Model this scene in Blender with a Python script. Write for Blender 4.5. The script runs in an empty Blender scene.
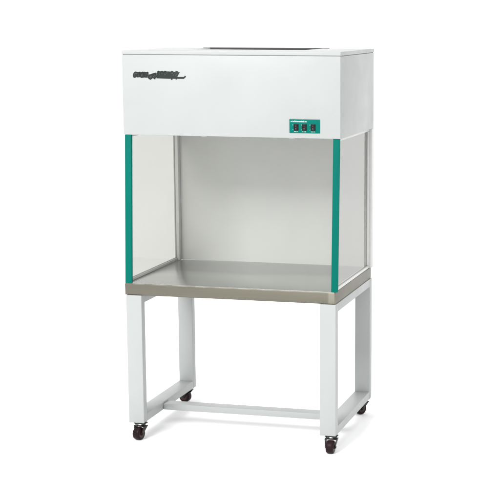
import bpy, bmesh, math, random
from mathutils import Vector, Matrix
random.seed(4)
S = bpy.context.scene
C = S.collection

# ------------------------------------------------------------------ helpers
BASE = Vector((0.45, 0.285, 0.0))          # where the bench stands on the floor


def merge(dst, src):
    me = bpy.data.meshes.new('tmp')
    src.to_mesh(me)
    src.free()
    dst.from_mesh(me)
    bpy.data.meshes.remove(me)


def box(bm, x0, x1, y0, y1, z0, z1, bev=0.0015, seg=2, vert=0.0, shear=0.0):
    """A box with softened edges; `vert` rounds the upright edges more,
    `shear` pushes the top back in y."""
    b = bmesh.new()
    bmesh.ops.create_cube(b, size=1.0)
    for v in b.verts:
        v.co = Vector((x0 + (v.co.x + .5) * (x1 - x0), y0 + (v.co.y + .5) * (y1 - y0), z0 + (v.co.z + .5) * (z1 - z0)))
    if vert:
        e = [e for e in b.edges if abs(e.verts[0].co.z - e.verts[1].co.z) > 1e-5]
        bmesh.ops.bevel(b, geom=e, offset=vert, segments=5, profile=.5, affect='EDGES')
    if bev:
        e = [e for e in b.edges if e.is_manifold and e.calc_face_angle(0) > .7]
        bmesh.ops.bevel(b, geom=e, offset=bev, segments=seg, profile=.5, affect='EDGES')
    if shear:
        for v in b.verts:
            v.co.y += shear * (v.co.z - z0) / (z1 - z0)
    merge(bm, b)


def lathe(bm, prof, mat, n=40):
    """Closed profile [(radius, along axis)] spun about local z, placed by mat."""
    b = bmesh.new()
    rings = []
    for r, h in prof:
        rings.append([b.verts.new((r * math.cos(2 * math.pi * i / n), r * math.sin(2 * math.pi * i / n), h)) for i in range(n)])
    for a, c in zip(rings, rings[1:]):
        for i in range(n):
            b.faces.new((a[i], a[(i + 1) % n], c[(i + 1) % n], c[i]))
    b.faces.new(list(reversed(rings[0])))
    b.faces.new(rings[-1])
    b.transform(mat)
    merge(bm, b)


def prism(bm, pts, t, mat, bev=0.0):
    """Outline in local xy, extruded t along local z, placed by mat."""
    b = bmesh.new()
    vs = [b.verts.new((x, y, 0)) for x, y in pts]
    f = b.faces.new(vs)
    r = bmesh.ops.extrude_face_region(b, geom=[f])
    for v in [g for g in r['geom'] if isinstance(g, bmesh.types.BMVert)]:
        v.co.z += t
    bmesh.ops.recalc_face_normals(b, faces=b.faces[:])
    if bev:
        bmesh.ops.bevel(b, geom=[e for e in b.edges if e.calc_face_angle(0) > .7], offset=bev, segments=2, profile=.5, affect='EDGES')
    b.transform(mat)
    merge(bm, b)


def stroke(bm, pts, w, t, mat):
    """A brush stroke: polyline pts in local xy, half-round ends, raised t."""
    left, right = [], []
    P = [Vector(p) for p in pts]
    for i, p in enumerate(P):
        d = (P[min(i + 1, len(P) - 1)] - P[max(i - 1, 0)]).normalized()
        n = Vector((-d.y, d.x))
        left.append(p + n * w / 2)
        right.append(p - n * w / 2)
    b = bmesh.new()
    lv = [b.verts.new((q.x, q.y, t)) for q in left]
    rv = [b.verts.new((q.x, q.y, t)) for q in right]
    lb = [b.verts.new((q.x, q.y, 0)) for q in left]
    rb = [b.verts.new((q.x, q.y, 0)) for q in right]
    for i in range(len(P) - 1):
        b.faces.new((lv[i], rv[i], rv[i + 1], lv[i + 1]))
        b.faces.new((lb[i], lv[i], lv[i + 1], lb[i + 1]))
        b.faces.new((rv[i], rb[i], rb[i + 1], rv[i + 1]))
    b.faces.new((lb[0], rb[0], rv[0], lv[0]))
    b.faces.new((rb[-1], lb[-1], lv[-1], rv[-1]))
    bmesh.ops.recalc_face_normals(b, faces=b.faces[:])
    b.transform(mat)
    merge(bm, b)


def obj(name, bm, mat, parent=None, smooth=True, org=None):
    me = bpy.data.meshes.new(name)
    if org is not None:
        bmesh.ops.translate(bm, vec=-org, verts=bm.verts[:])
    bm.to_mesh(me)
    bm.free()
    me.materials.append(mat)
    if smooth:
        me.shade_smooth()
        for p in me.polygons:
            p.use_smooth = True
        me.set_sharp_from_angle(angle=math.radians(40))
    o = bpy.data.objects.new(name, me)
    C.objects.link(o)
    if parent:
        o.parent = parent
    return o


def part(name, bm, mat, parent, smooth=True):
    return obj(name, bm, mat, parent, smooth, BASE)


# ------------------------------------------------------------------ materials
def material(name):
    m = bpy.data.materials.new(name)
    m.use_nodes = True
    nt = m.node_tree
    return m, nt, nt.nodes['Principled BSDF']


def noise(nt, scale, detail=3, vec=None, rough=.5):
    n = nt.nodes.new('ShaderNodeTexNoise')
    n.inputs['Scale'].default_value = scale
    n.inputs['Detail'].default_value = detail
    n.inputs['Roughness'].default_value = rough
    if vec:
        nt.links.new(vec, n.inputs['Vector'])
    return n.outputs['Fac']


def coords(nt, scale=(1, 1, 1)):
    t = nt.nodes.new('ShaderNodeTexCoord')
    mp = nt.nodes.new('ShaderNodeMapping')
    mp.inputs['Scale'].default_value = scale
    nt.links.new(t.outputs['Object'], mp.inputs['Vector'])
    return mp.outputs['Vector']


def ramp(nt, fac, a, b, lo=.3, hi=.7):
    r = nt.nodes.new('ShaderNodeValToRGB')
    r.color_ramp.elements[0].position = lo
    r.color_ramp.elements[0].color = (*a, 1)
    r.color_ramp.elements[1].position = hi
    r.color_ramp.elements[1].color = (*b, 1)
    nt.links.new(fac, r.inputs['Fac'])
    return r.outputs['Color']


def bump(nt, bsdf, fac, strength, dist):
    b = nt.nodes.new('ShaderNodeBump')
    b.inputs['Strength'].default_value = strength
    b.inputs['Distance'].default_value = dist
    nt.links.new(fac, b.inputs['Height'])
    nt.links.new(b.outputs['Normal'], bsdf.inputs['Normal'])


def paint(name, col, rough=.42, spread=.03, peel=.12, spec=.5):
    m, nt, p = material(name)
    p.inputs['Specular IOR Level'].default_value = spec
    v = coords(nt)
    c = ramp(nt, noise(nt, 3.5, 5, v), [x * (1 - spread) for x in col], [min(1, x * (1 + spread)) for x in col])
    nt.links.new(c, p.inputs['Base Color'])
    r = ramp(nt, noise(nt, 9, 4, v), (rough - .05,) * 3, (rough + .06,) * 3)
    nt.links.new(r, p.inputs['Roughness'])
    bump(nt, p, noise(nt, 420, 2, v), peel, .0006)
    return m


def steel(name, col, rough, streak, corner_band=False, direction='x', bmp=.06, fine=260, even=False):
    m, nt, p = material(name)
    v = coords(nt, (2, fine, fine) if direction == 'x' else (fine, 2, fine))
    n = noise(nt, 1.6, 4, v)
    c = ramp(nt, n, [x * (1 - streak) for x in col], [x * (1 + streak) for x in col], .25, .75)
    if corner_band:                                        # paler band on the front face at the right corner
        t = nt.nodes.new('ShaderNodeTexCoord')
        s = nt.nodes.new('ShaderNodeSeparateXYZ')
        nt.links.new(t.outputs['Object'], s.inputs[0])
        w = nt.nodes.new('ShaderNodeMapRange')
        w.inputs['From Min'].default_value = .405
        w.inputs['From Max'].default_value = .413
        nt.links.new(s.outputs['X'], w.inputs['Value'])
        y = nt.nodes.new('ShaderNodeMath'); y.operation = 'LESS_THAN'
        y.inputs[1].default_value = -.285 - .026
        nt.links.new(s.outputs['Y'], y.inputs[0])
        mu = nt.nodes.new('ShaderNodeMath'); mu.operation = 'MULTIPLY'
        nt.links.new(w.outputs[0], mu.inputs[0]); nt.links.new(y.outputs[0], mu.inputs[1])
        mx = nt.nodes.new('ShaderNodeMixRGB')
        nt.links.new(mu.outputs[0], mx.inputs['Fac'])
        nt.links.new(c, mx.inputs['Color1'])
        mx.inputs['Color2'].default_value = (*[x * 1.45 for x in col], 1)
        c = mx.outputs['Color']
    nt.links.new(c, p.inputs['Base Color'])
    p.inputs['Metallic'].default_value = 1.0
    r = ramp(nt, noise(nt, 5, 4, coords(nt)), (rough - .04,) * 3, (rough + .06,) * 3)
    if even:
        p.inputs['Roughness'].default_value = rough
    else:
        nt.links.new(r, p.inputs['Roughness'])
    if bmp:
        bump(nt, p, n, bmp, .0004)
    return m


def glass(name, tint):
    m, nt, p = material(name)
    out = nt.nodes['Material Output']
    tr = nt.nodes.new('ShaderNodeBsdfTransparent')
    tr.inputs['Color'].default_value = (*tint, 1)
    gl = nt.nodes.new('ShaderNodeBsdfGlossy')
    gl.inputs['Roughness'].default_value = .02
    gl.inputs['Color'].default_value = (1, 1, 1, 1)
    fr = nt.nodes.new('ShaderNodeFresnel')
    fr.inputs['IOR'].default_value = 1.45
    mx = nt.nodes.new('ShaderNodeMixShader')
    ge = nt.nodes.new('ShaderNodeNewGeometry')      # reflect on entry only: no total reflection inside the sheet
    sub = nt.nodes.new('ShaderNodeMath'); sub.operation = 'SUBTRACT'; sub.use_clamp = True
    nt.links.new(fr.outputs[0], sub.inputs[0])
    nt.links.new(ge.outputs['Backfacing'], sub.inputs[1])
    nt.links.new(sub.outputs[0], mx.inputs[0])
    nt.links.new(tr.outputs[0], mx.inputs[1])
    nt.links.new(gl.outputs[0], mx.inputs[2])
    nt.links.new(mx.outputs[0], out.inputs['Surface'])
    nt.nodes.remove(p)
    return m


PAINT = paint('white_enamel', (.330, .342, .335), spec=.35)
PANEL = paint('back_panel_enamel', (.550, .556, .530), .38, spec=.3)
RAILP = paint('channel_enamel', (.53, .53, .52), .4)
TEAL = paint('teal_trim', (.0002, .112, .087), .5, .05, .05, .05)
TEALP = paint('teal_panel', (.0004, .126, .099), .5, .04, .04, .05)
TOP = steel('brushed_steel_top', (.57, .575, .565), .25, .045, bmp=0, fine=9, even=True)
EDGE = steel('brushed_steel_edge', (.148, .141, .114), .44, .06, corner_band=True)
DARKM = steel('dark_zinc', (.035, .034, .033), .35, .15)
ZINC = steel('bright_zinc', (.5, .5, .48), .3, .1)
RUBBER = paint('maroon_rubber', (.013, .005, .006), .42, .3, .2, .12)
HUB = paint('wheel_hub', (.03, .009, .010), .35, .2, .1, .25)
BLACK = paint('black_switch', (.006, .006, .008), .35, .2, .05, .2)
INK = paint('charcoal_ink', (.020, .024, .023), .6, .5, .1, .1)
INKG = paint('grey_ink', (.046, .050, .048), .6, .3, .1, .1)
MARK = paint('mark_ink', (.22, .17, .18), .5, .1, .0, .2)
INKW = paint('white_ink', (.62, .72, .70), .5, .1, .0)
MESHM = paint('dark_filter', (.05, .05, .047), .8, .2, .3)
SEAM = paint('dark_seam', (.30, .30, .295), .7, .1, .1)
GLASS = glass('pale_glass', (.672, .672, .655))
FLOOR = paint('white_floor', (.97, .97, .97), .9, .004, .0)
WALL = paint('white_backdrop', (.93, .93, .93), .95, .004, .0)

# ------------------------------------------------------------------ dimensions (metres)
W, D = .90, .592
ZF, ZB, ZT, ZH, ZS, ZL = .070, .6065, .655, 1.257, 1.5775, 1.5925
TX0, TX1, TY0, TY1 = .002, .888, -.032, .612
LX0, LX1, LY0, LY1, LW, LD = .009, .891, -.0375, .614, .0665, .038
RH = .034
BACK = .602

# ------------------------------------------------------------------ setting
b = bmesh.new()
bmesh.ops.create_grid(b, x_segments=1, y_segments=1, size=1)
for v in b.verts:
    v.co = Vector((.45 + v.co.x * 14, -4.4 + v.co.y * 6.6, 0))
fl = obj('floor', b, FLOOR, None, False)
fl['kind'] = 'structure'
b = bmesh.new()                                     # paper roll hanging down and curving out on to the floor
prof = [(2.2 + .8 * math.sin(a), .8 - .8 * math.cos(a)) for a in [math.pi / 2 * k / 16 for k in range(17)]] + [(3.0, 4.5)]
prof += [(y + .004, z - .004) for y, z in reversed(prof[1:])] + [(2.2, -.004)]
rows = [[b.verts.new((x, y, z)) for y, z in prof] for x in (.45 - 14, .45 + 14)]
n = len(prof)
for k in range(n):
    b.faces.new((rows[0][k], rows[0][(k + 1) % n], rows[1][(k + 1) % n], rows[1][k]))
bmesh.ops.recalc_face_normals(b, faces=b.faces[:])
wl = obj('backdrop', b, WALL, None, True)
wl['kind'] = 'structure'

# ------------------------------------------------------------------ the bench
bench = bpy.data.objects.new('clean_bench', None)
bench.location = BASE
C.objects.link(bench)
bench['label'] = 'white laminar flow bench with teal edged glass sides and steel worktop, standing on four casters'
bench['category'] = 'clean bench'

# hood: body, lid with intake opening
b = bmesh.new()
box(b, 0, W, 0, D, ZH, ZS - .0022, .0018)
hood = part('hood', b, PAINT, bench)
b = bmesh.new()
box(b, .003, W - .003, .003, D - .003, ZS - .0022, ZS, 0)
part('seam', b, SEAM, hood)
OX0, OX1, OY0, OY1 = .205, .690, .245, .505        # air intake opening in the lid
b = bmesh.new()                                     # one sheet with a hole
xs = [-.001, OX0, OX1, W + .001]
ys = [-.001, OY0, OY1, D + .001]
vt = {}
for zi, z in enumerate((ZS, ZL)):
    for i, x in enumerate(xs):
        for j, y in enumerate(ys):
            vt[zi, i, j] = b.verts.new((x, y, z))
for i in range(3):
    for j in range(3):
        if (i, j) == (1, 1):
            continue
        b.faces.new([vt[1, i, j], vt[1, i + 1, j], vt[1, i + 1, j + 1], vt[1, i, j + 1]])
        b.faces.new([vt[0, i, j], vt[0, i, j + 1], vt[0, i + 1, j + 1], vt[0, i + 1, j]])
for k in range(3):
    for (a, c) in (((k, 0), (k + 1, 0)), ((k + 1, 3), (k, 3)), ((0, k + 1), (0, k)), ((3, k), (3, k + 1))):
        b.faces.new([vt[0, a[0], a[1]], vt[0, c[0], c[1]], vt[1, c[0], c[1]], vt[1, a[0], a[1]]])
for (a, c) in (((2, 1), (1, 1)), ((1, 2), (2, 2)), ((1, 1), (1, 2)), ((2, 2), (2, 1))):
    b.faces.new([vt[0, a[0], a[1]], vt[0, c[0], c[1]], vt[1, c[0], c[1]], vt[1, a[0], a[1]]])
bmesh.ops.recalc_face_normals(b, faces=b.faces[:])
bmesh.ops.bevel(b, geom=[e for e in b.edges if e.calc_face_angle(0) > .7], offset=.0018, segments=3, profile=.5, affect='EDGES')
part('lid', b, PAINT, hood)
b = bmesh.new()                                     # dark filter lying in the opening, its back edge standing up against the rim
box(b, OX0 + .002, OX1 - .002, OY0 + .002, OY1 - .002, ZS + .0003, ZS + .0025, 0)
for k in range(44):
    x = OX0 + .008 + k * (OX1 - OX0 - .016) / 43
    box(b, x - .003, x + .003, OY0 + .004, OY1 - .008, ZS + .0026, ZS + .0060, .0006)
box(b, OX0 - .004, OX1 + .004, OY1 - .0055, OY1 + .0005, ZL - .012, ZL + .0016, .0006)
part('prefilter', b, MESHM, hood)
b = bmesh.new()                                     # thin pale rim behind it
box(b, OX0 - .035, OX1 + .035, OY1 + .001, OY1 + .012, ZL + .0002, ZL + .0038, .001)
part('intake_rim', b, PAINT, hood)
for x0 in (.328, .692):                             # two small clips under the front lip
    b = bmesh.new()
    box(b, x0, x0 + .024, .003, .012, ZH - .0028, ZH - .0002, .0008)
    part('clip', b, PAINT, hood)


def front(x, z, off=0.0):
    """Local xy -> on the hood front at (x, z), raised along -y."""
    return Matrix.Translation((x, -off, z)) @ Matrix.Rotation(math.radians(90), 4, 'X')


# dark smudged emblem
def arc(cx, cy, rx, ry, a0, a1, n=14, sl=.28):
    out = []
    for i in range(n + 1):
        a = math.radians(a0 + (a1 - a0) * i / n)
        x, y = rx * math.cos(a), ry * math.sin(a)
        out.append((cx + x + sl * y, cy + y))
    return out


mm = .001
b = bmesh.new()
lay = [0]


def st(pts, w):
    lay[0] += 1
    stroke(b, [(x * mm, y * mm) for x, y in pts], w * 1.12 * mm, .0003, front(.047, 1.4805, lay[0] * .00001))


# grey smear behind, then dark slanted lettering 0..223 mm long
for p_, w_ in (([(5, 20), (32, 20), (66, 20)], 12), ([(3, 11), (30, 11), (70, 9)], 9), ([(66, 10), (84, 11), (104, 15)], 14),
               ([(102, 24), (140, 23.5), (190, 22)], 12.5), ([(98, 13), (140, 12), (186, 11)], 12)):
    st(p_, w_)
smear = part('emblem_shade', b, INKG, hood)
b = bmesh.new()
for cx, k in ((9, 0), (22, 1), (38, 2), (54, 1)):
    if k == 0:
        st(arc(cx, 16, 7, 10, 40, 320), 5)
        st([(cx - 2, 15), (cx + 8, 17)], 3.5)
    elif k == 1:
        st([(cx - 6, 6), (cx, 27)], 4.6)
        st([(cx + 2, 6), (cx + 8, 28)], 4.6)
        st([(cx - 5, 7), (cx + 3, 8)], 4)
        st([(cx, 25), (cx + 9, 25)], 3.5)
    else:
        st(arc(cx, 16, 6.5, 10, 0, 360), 5)
        st([(cx + 3, 4), (cx + 10, 28)], 4.6)
st(arc(74, 8, 8, 8, 60, 370), 4.5)
st(arc(88, 12, 6, 8, 20, 340), 4.5)
st([(73, -3), (84, 12), (97, 21)], 4)
st([(66, 13), (80, 19), (99, 24)], 3.5)
st([(90, -1), (99, 14)], 5)
for i, cx in enumerate((105, 117, 131, 146, 160, 178)):
    st([(cx - 5, 8), (cx + 4, 32 - (i % 2) * 1.5)], 4.6)
    if i in (1, 4):
        st(arc(cx + 4, 23, 5.5, 7, -80, 200), 4)
        st([(cx + 2, 16), (cx + 9, 9)], 4)
    elif i in (0, 3):
        st(arc(cx + 5, 14.5, 5, 6, 0, 300), 4)
        st([(cx - 2, 21), (cx + 11, 29)], 3.5)
    else:
        st([(cx + 2, 31), (cx + 11, 29)], 4)
        st([(cx + 3, 30), (cx + 9, 18), (cx + 4, 9)], 4)
st([(184, 9), (195, 29)], 4)
st([(99, 6.5), (150, 5.5), (215, 5.5)], 7)
st([(104, 14), (136, 13), (186, 12)], 4)
st([(5, 11), (30, 21), (64, 14)], 3.5)
st([(108, 29), (150, 24), (190, 28)], 3.5)
st([(212, 5), (217, 8), (221, 13)], 5.5)
st([(120, 12), (150, 16), (172, 20), (190, 25)], 3.2)
st([(162, 4), (163.5, -2.5)], 6)
st([(181, 4), (183, -1)], 5)
part('emblem', b, INK, hood)

# control panel with three rocker switches
PX0, PX1, PZ0, PZ1 = .6945, .8178, 1.2772, 1.3308
b = bmesh.new()
box(b, PX0, PX1, -.0025, -.0002, PZ0, PZ1, .0006, 2)
panel = part('control_panel', b, TEALP, bench)
for x0, x1 in ((.7122, .7318), (.7456, .7655), (.7811, .8008)):
    b = bmesh.new()
    box(b, x0, x1, -.0048, -.0026, 1.2868, 1.3128, .0008, 2)                # bezel
    xm = (x0 + x1) / 2
    prism(b, [(-.0095, -.0050), (-.0095, -.0095), (0, -.0065), (.0095, -.0098), (.0095, -.0050)], x1 - x0 - .007,
          Matrix.Translation((x0 + .0035, 0, 1.2998)) @ Matrix(((0, 0, 1, 0), (0, 1, 0, 0), (1, 0, 0, 0), (0, 0, 0, 1))), .0005)
    part('rocker_switch', b, BLACK, panel)
b = bmesh.new()                                      # small white lettering, too fine to read in the photo
x = PX0 + .006
lay = [0]


def tiny(x, z, pts, w):
    lay[0] += 1
    stroke(b, pts, w, .0002, front(x, z, .0026 + lay[0] * .000004))


for wid in (4.6, 2.2, 3.4, 4.2, 1.2, 4.4, 3.6, 3.8, 3.2, 3.8, 4.2, 3.6, 2.2, 3.8, 4.0):
    w = wid * mm
    h = random.choice((.0040, .0052, .0058))
    tiny(x, PZ1 - .0108, [(0, 0), (.001, h)], .0010)
    if wid > 3:
        tiny(x, PZ1 - .0108, [(w * .7, 0), (w * .7 + .001, h * .8)], .0010)
        tiny(x, PZ1 - .0108, [(0, h * .75), (w * .75, h * .8)], .0010)
    x += w + .0009
for xm in (.722, .7556, .791):
    for k in (-1, 0, 1):
        tiny(xm + k * .0052 - .002, PZ0 + .0038, [(0, 0), (.0006, .0034)], .0009)
        tiny(xm + k * .0052 - .002, PZ0 + .0038, [(0, .0016), (.0030, .0018)], .0009)
    tiny(xm - .0128, 1.3072, [(0, 0), (0, .0040)], .0010)
    tiny(xm - .0140, 1.2900, [(0, 0), (.0026, 0)], .0010)
part('lettering', b, INKW, panel, False)
for xm in (.722, .7556, .791):                       # marks on the rockers
    b = bmesh.new()
    stroke(b, [(0, .0028), (0, .0068)], .0008, .0002, front(xm, 1.2998, .0087))
    stroke(b, arc(0, -.0052, .0018, .0018, 0, 360, 14, 0), .0008, .0002, front(xm, 1.2998, .0087))
    part('switch_mark', b, MARK, panel, False)

# back wall and corner posts
b = bmesh.new()
box(b, .0226, .8655, BACK, BACK + .008, ZT + .0005, ZH - .0005, .0008)
part('back_panel', b, PANEL, bench)
for x0, x1 in ((.0005, .0222), (.8765, .8975)):
    b = bmesh.new()
    box(b, x0, x1, BACK - .030, BACK + .009, ZT + .0005, ZH - .0005, .0022, 3)
    part('corner_post', b, RAILP, bench)

# glass sides: pane, green front edge strip, channels
SL = .033                                            # the front edge leans: further out at the bottom
for side, (gx, tx0, tx1, rx0, rx1) in enumerate(((.0068, .0045, .0330, -.0005, .0145), (.8785, .8700, .8965, .8690, .8865))):
    z0, z1 = ZT + .012, ZH - .012
    yb = -.031 + .0125 + SL * .012 / (ZH - ZT)
    yt = -.031 + .0125 + SL * (1 - .012 / (ZH - ZT))
    b = bmesh.new()
    ye = BACK - (.044 if side else .0305)
    prism(b, [(yb, z0), (ye, z0), (ye, z1), (yt, z1)], .005,
          Matrix.Translation((gx - .0025, 0, 0)) @ Matrix(((0, 0, 1, 0), (1, 0, 0, 0), (0, 1, 0, 0), (0, 0, 0, 1))))
    pane = part('side_glass', b, GLASS, bench, False)
    b = bmesh.new()
    box(b, tx0, tx1, -.031, -.019, ZT + .0006, ZH - .0006, .0012, 2, shear=SL)
    part('edge_strip', b, TEAL, pane)
    b = bmesh.new()
    box(b, rx0, rx1, -.016, BACK - .031, ZT + .0005, z0 - .0003, .0015)
    part('channel', b, RAILP, pane)
    b = bmesh.new()
    box(b, rx0, rx1, .017, BACK - .031, z1 + .0003, ZH - .0005, .0015)
    part('channel', b, RAILP, pane)
    if side:
        b = bmesh.new()
        box(b, gx - .008, gx + .008, BACK - .0435, BACK - .0305, z0 + .0005, z1 - .0005, .0015)
        part('channel', b, RAILP, pane)

# worktop: a folded steel tray, top sheet and an apron
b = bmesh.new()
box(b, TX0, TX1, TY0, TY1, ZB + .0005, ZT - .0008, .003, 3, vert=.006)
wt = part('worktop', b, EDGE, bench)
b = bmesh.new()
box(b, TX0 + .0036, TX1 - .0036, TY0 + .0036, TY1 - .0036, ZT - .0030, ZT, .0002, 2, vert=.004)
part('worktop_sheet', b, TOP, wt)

# stand
for x0 in (LX0, LX1 - LW):
    for y0 in (LY0, LY1 - LD):
        b = bmesh.new()
        box(b, x0, x0 + LW, y0, y0 + LD, ZF, ZB, .0022, 3)
        part('leg', b, PAINT, bench)
    b = bmesh.new()
    box(b, x0 + .0005, x0 + LW - .0005, LY0 + LD, LY1 - LD, ZF + .0005, ZF + RH, .002, 3)
    part('bottom_rail', b, PAINT, bench)
    b = bmesh.new()
    box(b, x0 + .0005, x0 + LW - .0005, LY0 + LD, LY1 - LD, ZB - RH, ZB - .0003, .002, 3)
    part('top_rail', b, PAINT, bench)
b = bmesh.new()
box(b, LX0 + LW, LX1 - LW, .190, .250, ZF + .001, ZF + .027, .002, 3)
part('crossbar', b, PAINT, bench)

# casters: swivel fork turned by `ang` (direction in which the wheel trails)
for cx, cy, ang in ((LX0 + .047, LY0 + .016, -105), (LX1 - .021, LY0 + .016, -90),
                    (LX0 + .036, LY1 - .019, 168), (LX1 - .034, LY1 - .019, -125)):
    base = Matrix.Translation((cx, cy, 0)) @ Matrix.Rotation(math.radians(ang), 4, 'Z')
    b = bmesh.new()
    box(b, cx - .025, cx + .025, cy - .0165, cy + .0165, ZF - .0035, ZF - .0002, .0008)
    for sx in (-1, 1):
        for sy in (-1, 1):
            lathe(b, [(.0032, -.0030), (.0036, -.0022), (.0036, 0)], Matrix.Translation((cx + sx * .0185, cy + sy * .0115, ZF - .0036)), 6)
    cas = part('caster', b, DARKM, bench)
    b = bmesh.new()
    lathe(b, [(.012, -.0075), (.0155, -.0065), (.0165, -.003), (.0150, 0)], base @ Matrix.Translation((0, 0, ZF - .0037)), 32)
    part('swivel_ring', b, ZINC, cas)
    R_ = .0270                                       # wheel radius
    off = .017                                       # trail
    b = bmesh.new()
    zt = ZF - .0115
    box(b, -.015, .017, -.0255, .0255, zt - .003, zt, .0008)
    outl = [(-.014, zt - .001), (.016, zt - .001), (off + .0085, R_ + .003), (off + .0065, R_ - .0055), (off - .001, R_ - .008),
            (off - .0075, R_ - .004), (off - .009, R_ + .004)]
    for s in (-1, 1):                                # cheeks splay out towards the top
        q = bmesh.new()
        prism(q, outl, .004, Matrix.Translation((0, s * .0185 + .002, 0)) @ Matrix.Rotation(math.radians(90), 4, 'X'), .0008)
        for v in q.verts:
            v.co.y += s * .0055 * max(0, (v.co.z - R_) / (zt - R_))
        merge(b, q)
    AX = Matrix.Translation((off, 0, R_)) @ Matrix.Rotation(math.radians(90), 4, 'X')
    lathe(b, [(.0040, -.0235), (.0055, -.0228), (.0055, -.0206), (.0028, -.0204), (.0028, .0204), (.0055, .0206), (.0055, .0228), (.0040, .0235)], AX, 16)
    b.transform(base)
    part('fork', b, DARKM, cas)
    b = bmesh.new()
    lathe(b, [(.0170, -.0155), (.0225, -.0155), (.0252, -.0135), (R_ - .0003, -.009), (R_, -.003), (R_, .003), (R_ - .0003, .009), (.0252, .0135), (.0225, .0155), (.0170, .0155)], AX, 48)
    b.transform(base)
    part('wheel', b, RUBBER, cas)
    for s in (1, -1):                                # hub caps on both sides of the wheel
        b = bmesh.new()
        prof = [(.0165, .0156), (.0160, .0160), (.0105, .0152), (.0075, .0161), (.0030, .0162)]
        lathe(b, prof if s > 0 else [(r_, -h) for r_, h in reversed(prof)], AX, 32)
        b.transform(base)
        part('hub', b, HUB, cas)

# ------------------------------------------------------------------ light
w = bpy.data.worlds.new('World')
S.world = w
w.use_nodes = True
nt = w.node_tree
bg = nt.nodes['Background']
tc = nt.nodes.new('ShaderNodeTexCoord')
sp = nt.nodes.new('ShaderNodeSeparateXYZ')
nt.links.new(tc.outputs['Generated'], sp.inputs[0])
rp = nt.nodes.new('ShaderNodeValToRGB')
rp.color_ramp.elements[0].position = 0
rp.color_ramp.elements[0].color = (.62, .625, .63, 1)
rp.color_ramp.elements[1].position = .9
rp.color_ramp.elements[1].color = (1, 1, 1, 1)
nt.links.new(sp.outputs['Z'], rp.inputs['Fac'])
nt.links.new(rp.outputs['Color'], bg.inputs['Color'])
bg.inputs['Strength'].default_value = 1.29


def area(name, loc, target, sx, sy, power, col=(1, 1, 1)):
    l = bpy.data.lights.new(name, 'AREA')
    l.shape = 'RECTANGLE'
    l.size, l.size_y = sx, sy
    l.energy = power
    l.color = col
    o = bpy.data.objects.new(name, l)
    o.location = loc
    o.rotation_euler = (Vector(target) - Vector(loc)).to_track_quat('-Z', 'Y').to_euler()
    C.objects.link(o)
    return o


area('softbox', (-1.3, -6.2, 5.7), (.4, .3, .8), 3.3, 3.3, 705)
area('low_fill', (1.0, -6.4, .75), (.5, .3, .6), 2.4, 1.2, 40)  # added fill from low in front, brightens the rear legs

# ------------------------------------------------------------------ camera
cd = bpy.data.cameras.new('Camera')
cam = bpy.data.objects.new('Camera', cd)
C.objects.link(cam)
f = Vector((-0.2338713, 0.95635614, -0.17517749))
r = Vector((0.97132011, 0.23777198, 0.00131745))
u = Vector((-0.04291225, 0.16984531, 0.98453599))
M = Matrix(((r.x, u.x, -f.x, 2.307025), (r.y, u.y, -f.y, -5.726443), (r.z, u.z, -f.z, 1.735832), (0, 0, 0, 1)))
cam.matrix_world = M
cd.sensor_width = 36
cd.lens = 1514.563 / 500 * 36
cd.shift_x = (250 - 341.9486) / 500
cd.shift_y = (283.5334 - 250) / 500
cd.clip_end = 200
S.camera = cam

S.view_settings.view_transform = 'Standard'
S.view_settings.look = 'None'
S.view_settings.exposure = 0
S.view_settings.gamma = 1
S.render.engine = 'CYCLES'
S.cycles.max_bounces = 10
S.cycles.transparent_max_bounces = 12
